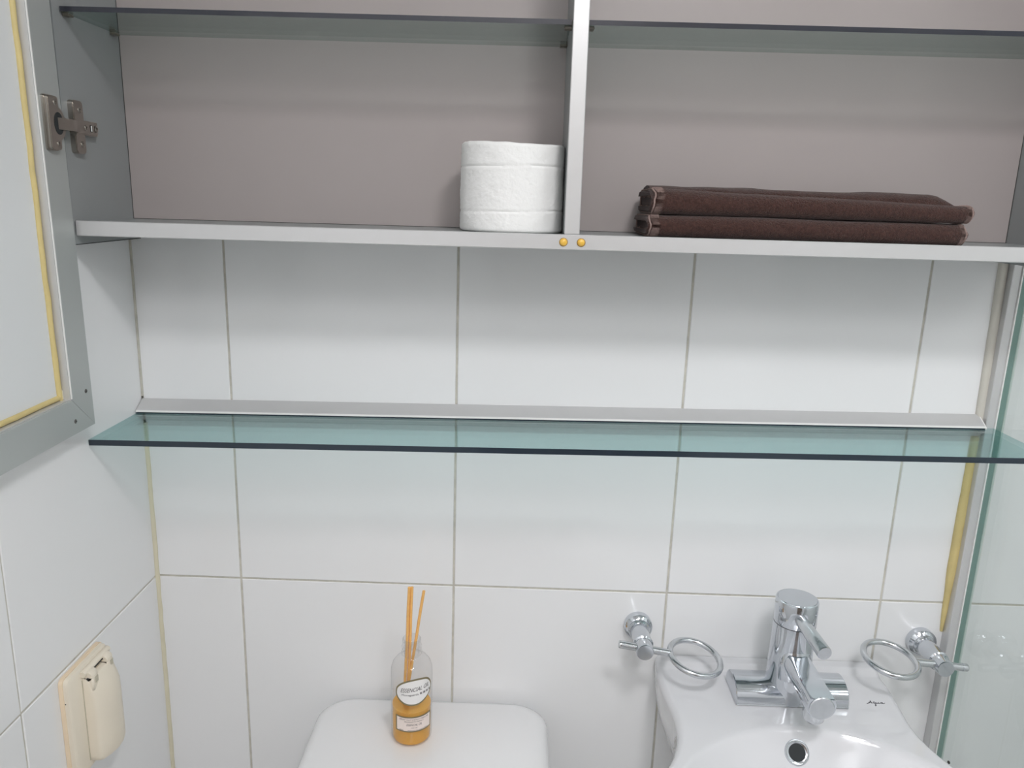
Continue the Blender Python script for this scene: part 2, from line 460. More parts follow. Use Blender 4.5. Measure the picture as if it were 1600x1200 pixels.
miter('frame_rail', (O[2], O[3]), (I[2], I[3]))
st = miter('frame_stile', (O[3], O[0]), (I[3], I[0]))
# inner returns of the frame (highlight on the hinge stile's lit edge painted as brighter metal, lower ledge on the rail)
box('frame_lip', M_alu_in, DX1-.0008, DX1+.0004, I[0][0]-.0003, I[0][0]+.0010, I[0][1]+.0015, DZ1-RW, door)
box('frame_return', M_alu, .0066, DX1-.0010, I[0][0]-.0012, I[0][0], I[0][1], DZ1-RW, door)
box('frame_return', M_alu, .0066, DX1-.0030, I[1][0], I[0][0], I[0][1], I[0][1]+.0010, door)
def fillet(name, pts, r):
    o = bead(name, M_bead_y, pts, r, door); o['label'] = 'yellowed silicone bead'
    return o
bz = [I[0][1]+.001+i*(DZ1-RW-I[0][1]-.002)/40 for i in range(41)]
fillet('silicone_bead', [(.0072, I[0][0]-.0045, z) for z in bz], .0032)
fillet('silicone_bead', [(.0072, I[0][0]-.003-i*.011, I[0][1]+.004) for i in range(40)], .0030)
box('silicone_smear', M_bead, .0068, .0105, I[0][0]-.0035, I[0][0]-.0012, I[0][1]+.001, I[0][1]+.012, door, .0008)
for (sy, sz) in ((-.1625, .3090), (-.1885, .2815)):
    s = lathe('screw', M_nickel_d, [(.0024, 0), (.0024, .0005), (.0018, .0009), (0, .0009)], (DX1-.0002, sy, CZ(sz)), (1, 0, 0), door, 14)
    box('screw_slot', M_dark, DX1+.0006, DX1+.0009, sy-.0014, sy+.0014, CZ(sz)-.0004, CZ(sz)+.0004, None).parent = s

# hinge: cranked arm between the door stile and the left side panel
def plate(bm, pts, x0, x1, bev=.0008):
    """prism of a (y,z) outline between x0 and x1"""
    n0 = len(bm.verts)
    vr = loft_bm(bm, [[(x0, y, z) for y, z in pts], [(x1, y, z) for y, z in pts]])
    if bev:
        es = [e for e in bm.edges if all(abs(v.co.x-x1) < 1e-7 for v in e.verts) and all(v in vr[1] for v in e.verts)]
        bmesh.ops.bevel(bm, geom=es, offset=bev, segments=2, affect='EDGES')
def rrect(cy, cz, hy, hz, r, n=4):
    out = []
    for sy, sz, a0 in ((1, 1, 0), (-1, 1, PI/2), (-1, -1, PI), (1, -1, 1.5*PI)):
        for i in range(n+1):
            a = a0 + PI/2*i/n
            out.append((cy+sy*(hy-r)+r*math.cos(a), cz+sz*(hz-r)+r*math.sin(a)))
    return out
pv = Vector((0, DY0, DZ0)); door.rotation_euler = (math.radians(.85), 0, 0)     # the open door sags a little on its hinges
door.location = pv - door.rotation_euler.to_matrix() @ pv
HZ = CZ(.5925)
bm = bmesh.new()
plate(bm, rrect(-.1300, HZ+.0165, .0095, .0108, .004), XL, XL+.0062)
plate(bm, rrect(-.1300, HZ-.0165, .0095, .0108, .004), XL, XL+.0062)
plate(bm, rrect(-.1180, HZ, .0215, .0075, .0015), XL, XL+.0075)
hinge = finish(bm, M_nickel, 'hinge', cab); hinge['label'] = 'nickel concealed hinge on the left side panel'
# cranked arm
bm = bmesh.new()
arm = [(XL+.0085, -.106), (XL+.0085, -.1385), (XL+.011, -.146), (XL+.0130, -.156), (XL+.0120, -.167), (XL+.0085, -.1765)]
up = [[(x, y, HZ+.0058), (x-.002, y+.0006, HZ+.0058), (x-.002, y+.0006, HZ-.0058), (x, y, HZ-.0058)] for x, y in arm]
loft_bm(bm, up)
finish(bm, M_nickel, 'hinge_arm', hinge, smooth=40)
bm = bmesh.new()
plate(bm, rrect(-.1800, HZ, .0100, .0270, .003), DX1-.001, DX1+.0030)
plate(bm, rrect(-.1797, HZ, .0092, .0262, .003), DX1+.0030, DX1+.0062)
plate(bm, [(-.171+.0125*math.cos(a), HZ+.0165*math.sin(a)) for a in [-PI/2+PI*i/14 for i in range(15)]], DX1, DX1+.0052)
finish(bm, M_nickel, 'cup_plate', hinge)
plate_bm = bmesh.new()
plate(plate_bm, [(-.1735+.0080*math.cos(a), HZ+.0110*math.sin(a)) for a in [2*PI*i/24 for i in range(24)]], DX1+.0058, DX1+.0066, 0)
finish(plate_bm, M_dark, 'cup', hinge)
for (x_, y_, z_, r_) in ((XL+.0062, -.128, HZ+.0175, .0033), (XL+.0062, -.128, HZ-.0175, .0033), (DX1+.0062, -.1770, HZ+.0200, .0030), (DX1+.0062, -.1770, HZ-.0200, .0030),
                         (XL+.0085, -.1225, HZ, .0030), (XL+.0085, -.1015, HZ, .0036)):
    bm = bmesh.new()
    lathe_bm(bm, [(r_, 0), (r_, .0006), (r_*.75, .0012), (r_*.5, .0010), (r_*.5, .0002)], (x_-.0003, y_, z_), (1, 0, 0), 16, cap=False)
    for v in lathe_bm(bm, [(r_*.5, .0003), (0, .0003)], (x_-.0003, y_, z_), (1, 0, 0), 16, cap=False)[0]: pass
    o_ = finish(bm, [M_nickel, M_nickel_d], 'screw', hinge)
    for f in o_.data.polygons[-16:]: f.material_index = 1
box('adjusting_slot', M_dark, XL+.0074, XL+.0088, -.1140, -.1095, HZ-.0035, HZ+.0035, hinge)
box('adjusting_slot', M_alu_in, XL+.0080, XL+.0092, -.1130, -.1110, HZ-.0030, HZ+.0030, hinge)

# ------------------------------------------------------------------ toilet roll
ZB = lambda x: .4938 + .0036*x
tx, ty, tr, th = .4860, -.0830, .0582, .0950
roll = thing('toilet_roll', 'white embossed toilet paper roll standing in the cabinet against the divider', 'toilet paper', (tx, ty, ZB(tx)+.0006))
bm = bmesh.new()
n = 96; nz = 60
rings = []
for k in range(nz+1):
    z = th*k/nz
    ring = []
    for i in range(n):
        a = 2*PI*i/n
        r = tr
        # soft unevenness, pressed seams at a quarter and three quarters of the height, embossing
        r += .0007*math.sin(a*2+1+z*25) + .0006*noise.noise(Vector((math.cos(a)*3, math.sin(a)*3, z*60)))
        for zs in (.0225, .0705):
            r -= .0011*math.exp(-((z-zs-.0012*math.sin(a*1.3))/.0009)**2)
        r += .0005*abs(noise.noise(Vector((math.cos(a)*9, math.sin(a)*9, z*170))))
        e = min(z, th-z)
        if e < .0025: r -= .0022*(1-e/.0025)**2
        zz = z
        if k == nz or k == nz-1: zz += .0011*math.sin(a*2+.6) + .0007*noise.noise(Vector((math.cos(a)*4, math.sin(a)*4, 3)))
        ring.append((r*math.cos(a), r*math.sin(a), zz))
    rings.append(ring)
ri = .021
rings.append([(ri*math.cos(2*PI*i/n), ri*math.sin(2*PI*i/n), th-.001) for i in range(n)])
rings.append([(ri*math.cos(2*PI*i/n), ri*math.sin(2*PI*i/n), .0) for i in range(n)])
vr = [[bm.verts.new(p) for p in r] for r in rings]
for i in range(len(vr)):
    j = (i+1) % len(vr)
    for k in range(n):
        bm.faces.new((vr[i][k], vr[i][(k+1) % n], vr[j][(k+1) % n], vr[j][k]))
finish(bm, M_paper, 'paper', roll, smooth=50)
lathe('core', M_core, [(.0206, 0), (.0206, th-.0015), (.0196, th-.0015), (.0196, 0)], (0, 0, 0), (0, 0, 1), roll, 40, cap=False)
# ------------------------------------------------------------------ folded towels
def towel(name, label, x0, x1, zbase, hgt, front, back, seed, sag=0., flap=None):
    """a cloth folded over at the front: a U-shaped sheet in section, open at the back, bulging at the fold"""
    t = thing(name, label, 'towel', ((x0+x1)/2, (front+back)/2, zbase), 'folded brown towels')
    L = x1-x0; cx = (x0+x1)/2; cy = (front+back)/2
    th = hgt*.40
    def prof(u, L=x1-x0):
        """outer outline in (y,z) then the inner slit: closed ring; u in 0..1 along x"""
        h = hgt*(1 - sag*(u)) 
        if flap and u < .95: pass
        R = h/2
        out = []
        # bottom outer: back -> front
        for i in range(9): out.append((back + (front+R-back)*i/8, 0))
        for i in range(1, 11):
            a = -PI/2 - PI*i/11
            out.append((front+R+R*math.cos(a), R+R*math.sin(a)*1.0))
        for i in range(9): out.append((front+R + (back-front-R)*i/8, h))
        # inner slit, top layer underside: back -> front, then back along the lower layer
        r = R*(.16 + .36*math.exp(-u*L/.035) + .10*math.exp(-(1-u)*L/.03))
        for i in range(9): out.append((back + (front+R-back)*i/8, R+r))
        for i in range(1, 6):
            a = PI/2 + PI*i/6
            out.append((front+R+r*1.6*math.cos(a), R+r*math.sin(a)))
        for i in range(9): out.append((front+R + (back-front-R)*i/8, R-r))
        return out
    N = 90
    rings = []
    for k in range(N+1):
        u = k/N
        ring = []
        endf = min(u, 1-u)*L
        for j, (y, z) in enumerate(prof(u)):
            x = x0 + L*u
            d = noise.noise(Vector((x*14+seed, y*18, z*30)))*.0016 + noise.noise(Vector((x*55+seed, y*70, z*70)))*.0006
            dz = noise.noise(Vector((x*6+seed*3, y*9, seed)))*.0022*(z/hgt)
            # ends: the layers slip a little and the corners round off
            ex = (.0035*noise.noise(Vector((y*25, z*140, seed+9))))*max(0, 1-endf/.03)
            ring.append((x+ex-cx, y+d-cy, max(0.0002, z+dz+d*.5*(z/hgt))))
        # round the far right end downwards a little
        if endf < .010:
            q = 1-endf/.010
            mz = hgt/2
            ring = [(a, b+(0.0035*q*q if b < -.02 else 0), mz+(c-mz)*(1-.22*q*q)) for a, b, c in ring]
            ring = [(a, b, max(.0002, c)) for a, b, c in ring]
        rings.append(ring)
    bm = bmesh.new(); loft_bm(bm, rings)
    body = finish(bm, M_towel, 'cloth', t, smooth=60)
    # the cloth tucked into the fold, a loop set back a little from the open end
    ib = bmesh.new(); rg = []
    for k in range(25):
        u = k/24; x = x0+.004+(L-.010)*u-cx
        hm = hgt*(1-sag*u)/2; q = hm*(.20+.34*math.exp(-u*L/.035))
        y0_ = front+hm*.75-cy; y1_ = back-cy
        up_ = [(x, y0_+(y1_-y0_)*i/10, hm+q*.86*min(1, .35+i*.3)*(1+.25*math.sin(i*1.7+seed))) for i in range(11)]
        dn_ = [(x, y0_+(y1_-y0_)*i/10, hm-q*.86*min(1, .35+i*.3)*(1+.25*math.sin(i*1.3+seed))) for i in range(10, -1, -1)]
        rg.append(up_+dn_)
    loft_bm(ib, rg)
    finish(ib, M_towel, 'inner_fold', t, smooth=60)
    tb = bmesh.new(); tube_bm(tb, [Vector(p)+Vector((-.001, 0, 0)) for p in rg[0]], .0010, 6, True)
    finish(tb, M_stitch, 'hem', t)['label'] = 'pale thread hem'
    # overlocked edges along both ends: a zig-zag of thread around the fold
    for k, s in ((1, 1), (N-1, -1)):
        ring = rings[k]
        pts = []
        for j in range(2, 26):
            p, q = Vector(ring[j]), Vector(ring[j+1])
            for m_ in range(8):
                v = p.lerp(q, m_/8)
                off = Vector((s*(.0010 if m_ % 2 else .0090 if s > 0 else .0045), -.0005, .0004 if j > 15 else 0))
                o = v + off
                cvec = Vector((0, v.y-(front+hgt/2-cy), v.z-hgt/2))
                if j > 8 and j < 20: o += cvec.normalized()*.0007
                pts.append(o)
        pts = [Vector((p.x, p.y, max(.0009, p.z))) for p in pts]
        tb = bmesh.new(); tube_bm(tb, pts, .00075, 5)
        finish(tb, M_stitch, 'stitched_edge', t)['label'] = 'pale overlock stitching'
        pe = [Vector(ring[j]) + Vector((-s*.0010, 0, 0)) for j in range(0, 29)]
        pe = [Vector((p.x, p.y, max(.0011, p.z))) for p in pe]
        tb = bmesh.new(); tube_bm(tb, pe, .0010, 6)
        finish(tb, M_stitch, 'hem', t)['label'] = 'pale thread hem'
        pi_ = [Vector(ring[j]) + Vector((-s*.0012, 0, 0)) for j in range(29, 50)]
        tb = bmesh.new(); tube_bm(tb, pi_, .0009, 6)
        finish(tb, M_stitch, 'hem', t)['label'] = 'pale thread hem'
    return t
zt = ZB(.8)+.0004
towel('towel', 'dark brown folded towel, lower of the two stacked in the cabinet', .6345, .9815, zt-.0004, .0240, -.1380, -.0350, 1.7, .02)
tt = towel('towel', 'dark brown folded towel, upper of the two stacked in the cabinet', .6375, .9850, zt+.0236, .0270, -.1385, -.0350, 5.2, .32)
# turned-up corner of the upper towel at its back
bm = bmesh.new()
rings = []
for k in range(33):
    u = k/32
    x = -.17+.325*u
    h = .0080 + .0055*math.sin(PI*u)**.7*(.4+.6*u) + (.007*max(0, (u-.62)/.38) if u < .98 else .0075) - .006*u*0
    base = .0275*(1-.32*((x+.18)/.36)) - .004
    rings.append([(x, -.012, base), (x, -.010, base+h*.55), (x, .000, base+h*.92), (x, .018, base+h), (x, .040, base+h*.7), (x, .046, base)])
rings.append([(x+.010, y, z*.72+base*.28) for x, y, z in rings[-1]]); rings.append([(x+.012, y, z*.4+base*.6) for x, y, z in rings[-1]])
loft_bm(bm, rings)
for v in bm.verts: v.co.z += noise.noise(v.co*40)*.0012
finish(bm, M_towel, 'turned_flap', tt, smooth=60)

# ------------------------------------------------------------------ toilet with cistern
LX0, LX1, LY1, LZ = .243, .548, -.215, -.174
wc = thing('toilet', 'white ceramic toilet, its cistern lid against the tiled wall carrying the oil bottle', 'toilet', ((LX0+LX1)/2, -.1, ZF))
def ring_rr(cx, cy, hx, hy, r, z, n=8):
    out = []
    for sx, sy, a0 in ((1, 1, 0), (-1, 1, PI/2), (-1, -1, PI), (1, -1, 1.5*PI)):
        for i in range(n+1):
            a = a0 + PI/2*i/n
            out.append((cx+sx*(hx-r)+r*math.cos(a), cy+sy*(hy-r)+r*math.sin(a), z))
    return out
lc = ((LX0+LX1)/2, (-.006+LY1)/2); lh = ((LX1-LX0)/2, (-.006-LY1)/2)
def W(o, p):
    for v in o.data.vertices: v.co -= p.location
    return o
bm = bmesh.new()
rg = []
E_ = .016
for i in range(9):       # rounded upper edge
    a = PI/2*i/8
    ins = E_*(1-math.cos(a)); zz = LZ - E_*(1-math.sin(a)) - .002
    rg.append(ring_rr(*lc, lh[0]+.010-ins, lh[1]-ins+.002, .045, zz))
rg = [ring_rr(*lc, lh[0]+.006, lh[1]-.002, .04, LZ-.040), ring_rr(*lc, lh[0]+.010, lh[1]+.002, .045, LZ-.034)] + rg
rg.append(ring_rr(*lc, lh[0]-.05, lh[1]-.045, .03, LZ))
loft_bm(bm, rg)
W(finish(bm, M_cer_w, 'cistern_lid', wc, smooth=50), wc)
bm = bmesh.new()
loft_bm(bm, [ring_rr(*lc, lh[0]-.03, lh[1]-.02, .04, -.50), ring_rr(*lc, lh[0]-.012, lh[1]-.01, .04, -.46), ring_rr(*lc, lh[0]-.002, lh[1]-.004, .04, LZ-.0402)])
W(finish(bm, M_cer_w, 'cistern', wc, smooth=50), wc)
bm = bmesh.new()
def oval(cx, cy, rx, ry, z, n=36): return [(cx+rx*math.cos(2*PI*i/n), cy+ry*math.sin(2*PI*i/n), z) for i in range(n)]
bx = lc[0]
loft_bm(bm, [oval(bx, -.30, .12, .23, ZF), oval(bx, -.30, .11, .21, ZF+.1), oval(bx, -.34, .14, .24, ZF+.25), oval(bx, -.38, .18, .27, ZF+.38), oval(bx, -.38, .185, .275, ZF+.40),
             oval(bx, -.39, .14, .20, ZF+.40), oval(bx, -.39, .10, .15, ZF+.30), oval(bx, -.38, .05, .07, ZF+.22)])
box_bm(bm, bx-.14, bx+.14, -.20, -.012, ZF+.05, -.499, .02, 2)
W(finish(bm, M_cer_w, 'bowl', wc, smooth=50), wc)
bm = bmesh.new()
loft_bm(bm, [oval(bx, -.40, .19, .25, ZF+.402), oval(bx, -.40, .19, .25, ZF+.42), oval(bx, -.40, .18, .24, ZF+.43)])
W(finish(bm, M_cream, 'seat_lid', wc, smooth=50), wc)

# ------------------------------------------------------------------ reed diffuser bottle
BX, BY, BZ = .3730, -.0905, LZ+.0003
BR = .0272
bot = thing('diffuser_bottle', 'clear bottle of amber essential oil with two white labels on the cistern lid', 'bottle', (BX, BY, BZ))
prof = [(0, .0008), (BR*.80, .0005), (BR*.93, .0018), (BR*.985, .005), (BR, .010), (BR, .050), (BR, .096), (BR*.985, .1035), (BR*.91, .1105), (BR*.76, .1160), (BR*.56, .1192), (.0128, .1208), (.0118, .123),
        (.0136, .1245), (.0136, .1265), (.0118, .128), (.0118, .131), (.0132, .132), (.0132, .1345), (.0118, .1355), (.0118, .145), (.0110, .146), (.0100, .145), (.0100, .12)]
bm = bmesh.new()
lathe_bm(bm, prof, (0, 0, 0), (0, 0, 1), 48, cap=False)
finish(bm, M_bottle, 'glass_wall', bot, smooth=50)
lathe('oil', M_oil, [(0, .002), (BR*.78, .0022), (BR*.90, .0035), (BR-.0022, .008), (BR-.0018, .03), (BR-.0018, .0510), (BR*.5, .0502), (0, .0502)], (0, 0, 0), (0, 0, 1), bot, 48, cap=False)
# labels: image-plane outline unrolled on the cylinder
VIEW = math.radians(8)
def unroll(X, Y):
    s = max(-.985, min(.985, (X-378)/305)); al = math.asin(s)
    y0 = Y + 183*(1-math.cos(al))
    return al + VIEW, .027 + (965-y0)*.000102
def wrap(ang, z, rad): return (rad*math.sin(ang), -rad*math.cos(ang), z)
def crom(P, n=8):
    out = []
    N = len(P)
    for i in range(N):
        p0, p1, p2, p3 = [Vector(P[(i+k-1) % N]) for k in range(4)]
        for t in range(n):
            t = t/n
            out.append(.5*((2*p1)+(p2-p0)*t+(2*p0-5*p1+4*p2-p3)*t*t+(3*p1-p0-3*p2+p3)*t**3))
    return out
def patch(name, outline, rad, m, grow=0., n=40):
    """closed outline in (angle, z): columns from lower to upper contour, bent round the bottle"""
    a0 = min(p[0] for p in outline)-grow/BR; a1 = max(p[0] for p in outline)+grow/BR
    ca = (a0+a1)/2; lo_hi = []
    def cross(a):
        zs = []
        for i in range(len(outline)):
            p, q = outline[i], outline[(i+1) % len(outline)]
            if (p[0]-a)*(q[0]-a) <= 0 and p[0] != q[0]:
                t = (a-p[0])/(q[0]-p[0]); zs.append(p[1]+(q[1]-p[1])*t)
        return zs
    b0 = min(p[0] for p in outline); b1 = max(p[0] for p in outline)
    bm = bmesh.new(); prev = None
    for i in range(n+1):
        t = .5-.5*math.cos(PI*i/n)
        inner = b0 + (b1-b0)*min(.9999, max(.0001, t))
        zs = cross(inner); a = a0 + (a1-a0)*t
        lo, hi = min(zs)-grow*(1 if i not in (0, n) else .4), max(zs)+grow*(1 if i not in (0, n) else .4)
        c = [bm.verts.new(wrap(a, lo+(hi-lo)*k/4, rad)) for k in range(5)]
        if prev:
            for k in range(4): bm.faces.new((prev[k], c[k], c[k+1], prev[k+1]))
        prev = c
    return finish(bm, m, name, bot, smooth=80)
egg = [(152, 380), (165, 315), (225, 268), (320, 241), (420, 222), (520, 204), (600, 197), (643, 232), (654, 300), (632, 405), (565, 515), (475, 588), (380, 605), (280, 582), (200, 510), (162, 440)]
egg = crom([unroll(*p) for p in egg])
sh = patch('label', egg, BR+.0004, M_olive); sh['label'] = 'white egg-shaped label with an olive rim'
ca = (min(p[0] for p in egg)+max(p[0] for p in egg))/2; czz = (min(p[1] for p in egg)+max(p[1] for p in egg))/2
eggi = [((p[0]-ca)*.915+ca, (p[1]-czz)*.875+czz) for p in egg]
face = patch('label_face', eggi, BR+.0006, M_label); face.parent = sh
aL, aR = math.radians(-40), math.radians(70)
def rect(a0, a1, z0, z1): return [(a0+(a1-a0)*i/12, z0) for i in range(13)] + [(a1-(a1-a0)*i/12, z1) for i in range(13)]
sh2 = patch('label', rect(aL, aR, .0245, .0475), BR+.0004, M_olive); sh2['label'] = 'oblong label with small print and an olive rim'
face2 = patch('label_face', rect(aL+.085, aR-.085, .0265, .0455), BR+.0006, M_label_p); face2.parent = sh2
def lettering(body, ang, z, width, size, par, m=M_ink, shear=0., slope=0.):
    me = text_mesh(body, size, shear, width)
    me.materials.append(m)
    for v in me.vertices:
        a = ang + v.co.x/BR
        v.co = Vector(wrap(a, z + v.co.y + v.co.x*slope, BR+.0009))
    me.name = 'lettering'
    return link('lettering', me, par)
am = ca+.03
lettering('ESSENCIAL OIL', am, czz+.0040, .0385, .0082, sh, M_ink, .35, .11)
lettering('Homeguards', am-.26, czz-.0035, .0215, .0040, sh, M_ink, .1, .04)
for k in range(4):
    a = am+.26+k*.165
    z = czz-.0026+k*.0003
    bm = bmesh.new()
    hw_, hh_ = .0015/BR, .0014
    for (ox, oz, sw, shh) in ((0, .0010, 1, .22), (0, -.0010, 1, .22), (-.0, 0, .9, .18), (0, 0, .18, 1)):
        q = [wrap(a+hw_*sw*sx, z+oz+hh_*shh*sz, BR+.0009) for sx, sz in ((-1, -1), (1, -1), (1, 1), (-1, 1))]
        bm.faces.new([bm.verts.new(p) for p in q])
    finish(bm, M_ink, 'lettering', sh, smooth=0)
cm = (aL+aR)/2
lettering('GREAT OUT\'S BODY PERFUME', cm, .0432, .0400, .0027, sh2)
lettering('PRODUCTS FAMILY', cm, .0400, .0250, .0027, sh2)
lettering('ESSENCIAL OIL', cm, .0355, .0200, .0042, sh2, M_ink, .35)
lettering('FOR USE', cm, .0312, .0080, .0018, sh2)
lettering('100ML', cm-.62, .0275, .0062, .0024, sh2)
lettering('FRAGRANCE OIL FOR BATH ROOM', cm+.2, .0275, .0270, .0018, sh2)
def reed(label, p0, p1):
    p0, p1 = Vector(p0), Vector(p1)
    pts = [p0.lerp(p1, i/14) + Vector((.0002*math.sin(i*.9), 0, 0)) for i in range(15)]
    base = pts[0].copy()
    o = tube('reed', M_reed, [p-base for p in pts], .0019, None, 8)
    o.location = base
    return tag(o, label, 'reed', 'reeds in the oil bottle')
reed('amber diffuser reed, leftmost of three in the oil bottle', (BX-.0115, BY-.002, BZ+.0035), (.3702, -.0935, .0455))
reed('amber diffuser reed pressed against the left reed, middle of three', (BX-.0070, BY+.001, BZ+.0035), (.3735, -.0920, .0450))
reed('amber diffuser reed leaning right, apart from the other two', (BX-.0150, BY+.0030, BZ+.0040), (.3888, -.0925, .0405))

# ------------------------------------------------------------------ washbasin
SX, SZ = .8650, -.1013
sink = thing('washbasin', 'white ceramic washbasin with overflow hole beside the glass partition', 'washbasin', (SX, -.1, ZF))
HW = [(0, .1540), (-.010, .1570), (-.05, .1585), (-.09, .1545), (-.13, .1500), (-.165, .1535), (-.20, .1650), (-.225, .1800), (-.26, .2050), (-.30, .2270), (-.35, .2430), (-.40, .2440), (-.44, .230), (-.475, .200), (-.50, .160), (-.515, .115), (-.523, .06), (-.525, .02)]
def hw(y):
    for (a, b), (c, d) in zip(HW, HW[1:]):
        if c <= y <= a:
            t = (a-y)/(a-c); t_ = t
            return b+(d-b)*t_
    return HW[-1][1]
def hws(y): return (hw(min(0, y+.012))+hw(y)*2+hw(max(-.525, y-.012)))/4
BC, BRad = (SX, -.345), .203
def bowl_z(x, y):
    ex = .198; ey = .203 if y > BC[1] else .150
    r = math.hypot((x-BC[0])/ex, (y-BC[1])/ey)
    d = .135*(1-min(r, 2)**2.3)
    k = .0017
    soft = k*math.log(1+math.exp(max(-40, min(40, d/k))))   # rounded rim
    z = SZ - soft - .0035*max(0, (-y)/.5)
    # low upstand along the wall
    t = max(0, min(1, (y+.030)/.016)); z += .0050*t*t*(3-2*t)
    return z
NU, NV = 200, 230
bm = bmesh.new()
ys = [-.001 - .524*((1-math.cos(PI*(i/NV)*.93+.0))/(1-math.cos(PI*.93))) for i in range(NV+1)]
grid = []
us = [-math.cos(PI*i/NU) for i in range(NU+1)]
RD = .009
for y in ys:
    h = hws(y); row = []
    for u in us:
        u2 = u if True else 0
        xx = SX + u2*h
        e = (1-abs(u2))*h
        eb = min(e, (y+.525)*.9 + .0001)
        z = bowl_z(xx, y)
        if eb < RD: z -= RD - math.sqrt(max(0, RD*RD-(RD-eb)**2))
        row.append(bm.verts.new((xx, y, z)))
    grid.append(row)
for i in range(NV):
    for j in range(NU):
        bm.faces.new((grid[i][j], grid[i][j+1], grid[i+1][j+1], grid[i+1][j]))
# skirt: from the outline down, drawn in under the bowl
outline = [r[0] for r in grid] + grid[-1][1:] + [r[-1] for r in grid[::-1]][1:] + grid[0][::-1][1:-1]
prev = outline
for dz, sxk, syk in ((.02, .995, .995), (.05, .965, .97), (.09, .88, .88), (.13, .74, .72), (.17, .58, .52)):
    cur = []
    for v in outline:
        cx_ = SX + (v.co.x-SX)*sxk
        cy_ = v.co.y*syk if v.co.y < -.02 else v.co.y
        cur.append(bm.verts.new((cx_, cy_, v.co.z - dz if dz < .1 else SZ-.009-dz)))
    for k in range(len(outline)):
        a, b = prev[k], prev[(k+1) % len(outline)]; c, d = cur[(k+1) % len(outline)], cur[k]
        bm.faces.new((a, b, c, d))
    prev = cur
bm.faces.new(prev)
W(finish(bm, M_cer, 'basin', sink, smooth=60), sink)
bm = bmesh.new()
loft_bm(bm, [oval(SX, -.13, .11, .10, ZF), oval(SX, -.13, .10, .09, ZF+.03), oval(SX, -.13, .075, .07, ZF+.3), oval(SX, -.13, .085, .08, ZF+.55), oval(SX, -.13, .10, .10, SZ-.16)])
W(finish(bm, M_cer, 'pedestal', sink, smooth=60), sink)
# overflow: find the spot on the bowl's rear wall, ring normal to the surface
oy = -.1585
ox_ = .862
def nrm(x, y):
    e = .002
    return Vector((-(bowl_z(x+e, y)-bowl_z(x-e, y))/(2*e), -(bowl_z(x, y+e)-bowl_z(x, y-e))/(2*e), 1)).normalized()
on = nrm(ox_, oy); op = Vector((ox_, oy, bowl_z(ox_, oy)))
ovr = W(lathe('overflow_ring', M_chrome, [(.0105, -.001), (.0105, .0012), (.0128, .0022), (.0148, .0020), (.0156, .0006), (.0156, -.002)], op, on, sink, 36, cap=False), sink)
ho = lathe('overflow_hole', M_dark, [(.0108, .0004), (0, .0004)], op, on, None, 28, cap=False)
W(ho, sink); ho.parent = ovr
drn = W(lathe('drain', M_chrome, [(.02, .0), (.022, .002), (.021, .004), (.012, .005), (0, .005)], (SX, -.345, bowl_z(SX, -.345)-.001), (0, 0, 1), sink, 32), sink)
# printed script word on the deck
strokes = [
    [(-.0125, -.0012), (-.0115, -.0004), (-.0098, -.0001), (-.0082, .0010), (-.0060, .0034), (-.0052, .0046), (-.0056, .0030), (-.0058, .0005), (-.0052, -.0004)],
    [(-.0092, .0014), (-.0070, .0018), (-.0045, .0016)],
    [(-.0005, .0020), (-.0020, .0024), (-.0032, .0012), (-.0028, -.0002), (-.0014, .0002), (-.0003, .0020), (-.0012, -.0020), (-.0022, -.0040), (-.0032, -.0042), (-.0024, -.0024), (.0002, -.0002)],
    [(.0018, .0020), (.0013, .0002), (.0020, -.0003), (.0034, .0006), (.0043, .0021), (.0038, .0003), (.0046, -.0002), (.0056, .0003)],
    [(.0092, .0016), (.0078, .0022), (.0066, .0010), (.0070, -.0002), (.0082, .0002), (.0094, .0019), (.0090, .0003), (.0098, -.0002), (.0112, .0006), (.0122, .0011)]]
bm = bmesh.new()
wx, wy = .9878, -.0885
for si, s in enumerate(strokes):
    pts = []
    P = [s[0]] + s + [s[-1]]
    for i in range(1, len(P)-2):
        p0, p1, p2, p3 = [Vector((*P[i+k-1], 0)) for k in range(4)]
        for t in range(5):
            t /= 5
            pts.append(.5*((2*p1)+(p2-p0)*t+(2*p0-5*p1+4*p2-p3)*t*t+(3*p1-p0-3*p2+p3)*t**3))
    pts.append(Vector((*s[-1], 0)))
    q = [Vector((wx+p.x, wy+p.y*1.25, bowl_z(wx+p.x, wy+p.y*1.25)+.0001)) for p in pts]
    rr = [.00020+.00028*abs(math.sin(i*.55+si)) for i in range(len(q))]
    tube_bm(bm, q, rr, 6)
lt = W(finish(bm, M_ink_d, 'lettering', sink, smooth=60), sink)
lt['label'] = 'small dark script lettering printed on the deck'
# dark nick on the rim at right
W(box('rim_nick', M_seam, 1.0318, 1.0335, -.1885, -.1855, bowl_z(1.03, -.187)-.0085, bowl_z(1.03, -.187)-.006, sink), sink)

# ------------------------------------------------------------------ basin mixer tap
FX, FY = .8725, -.0750
DZ = bowl_z(FX, -.045)+.0004
tap = thing('mixer_tap', 'chrome single-lever mixer tap on the washbasin deck', 'tap', (FX, FY, DZ))
T = lambda z: z-DZ
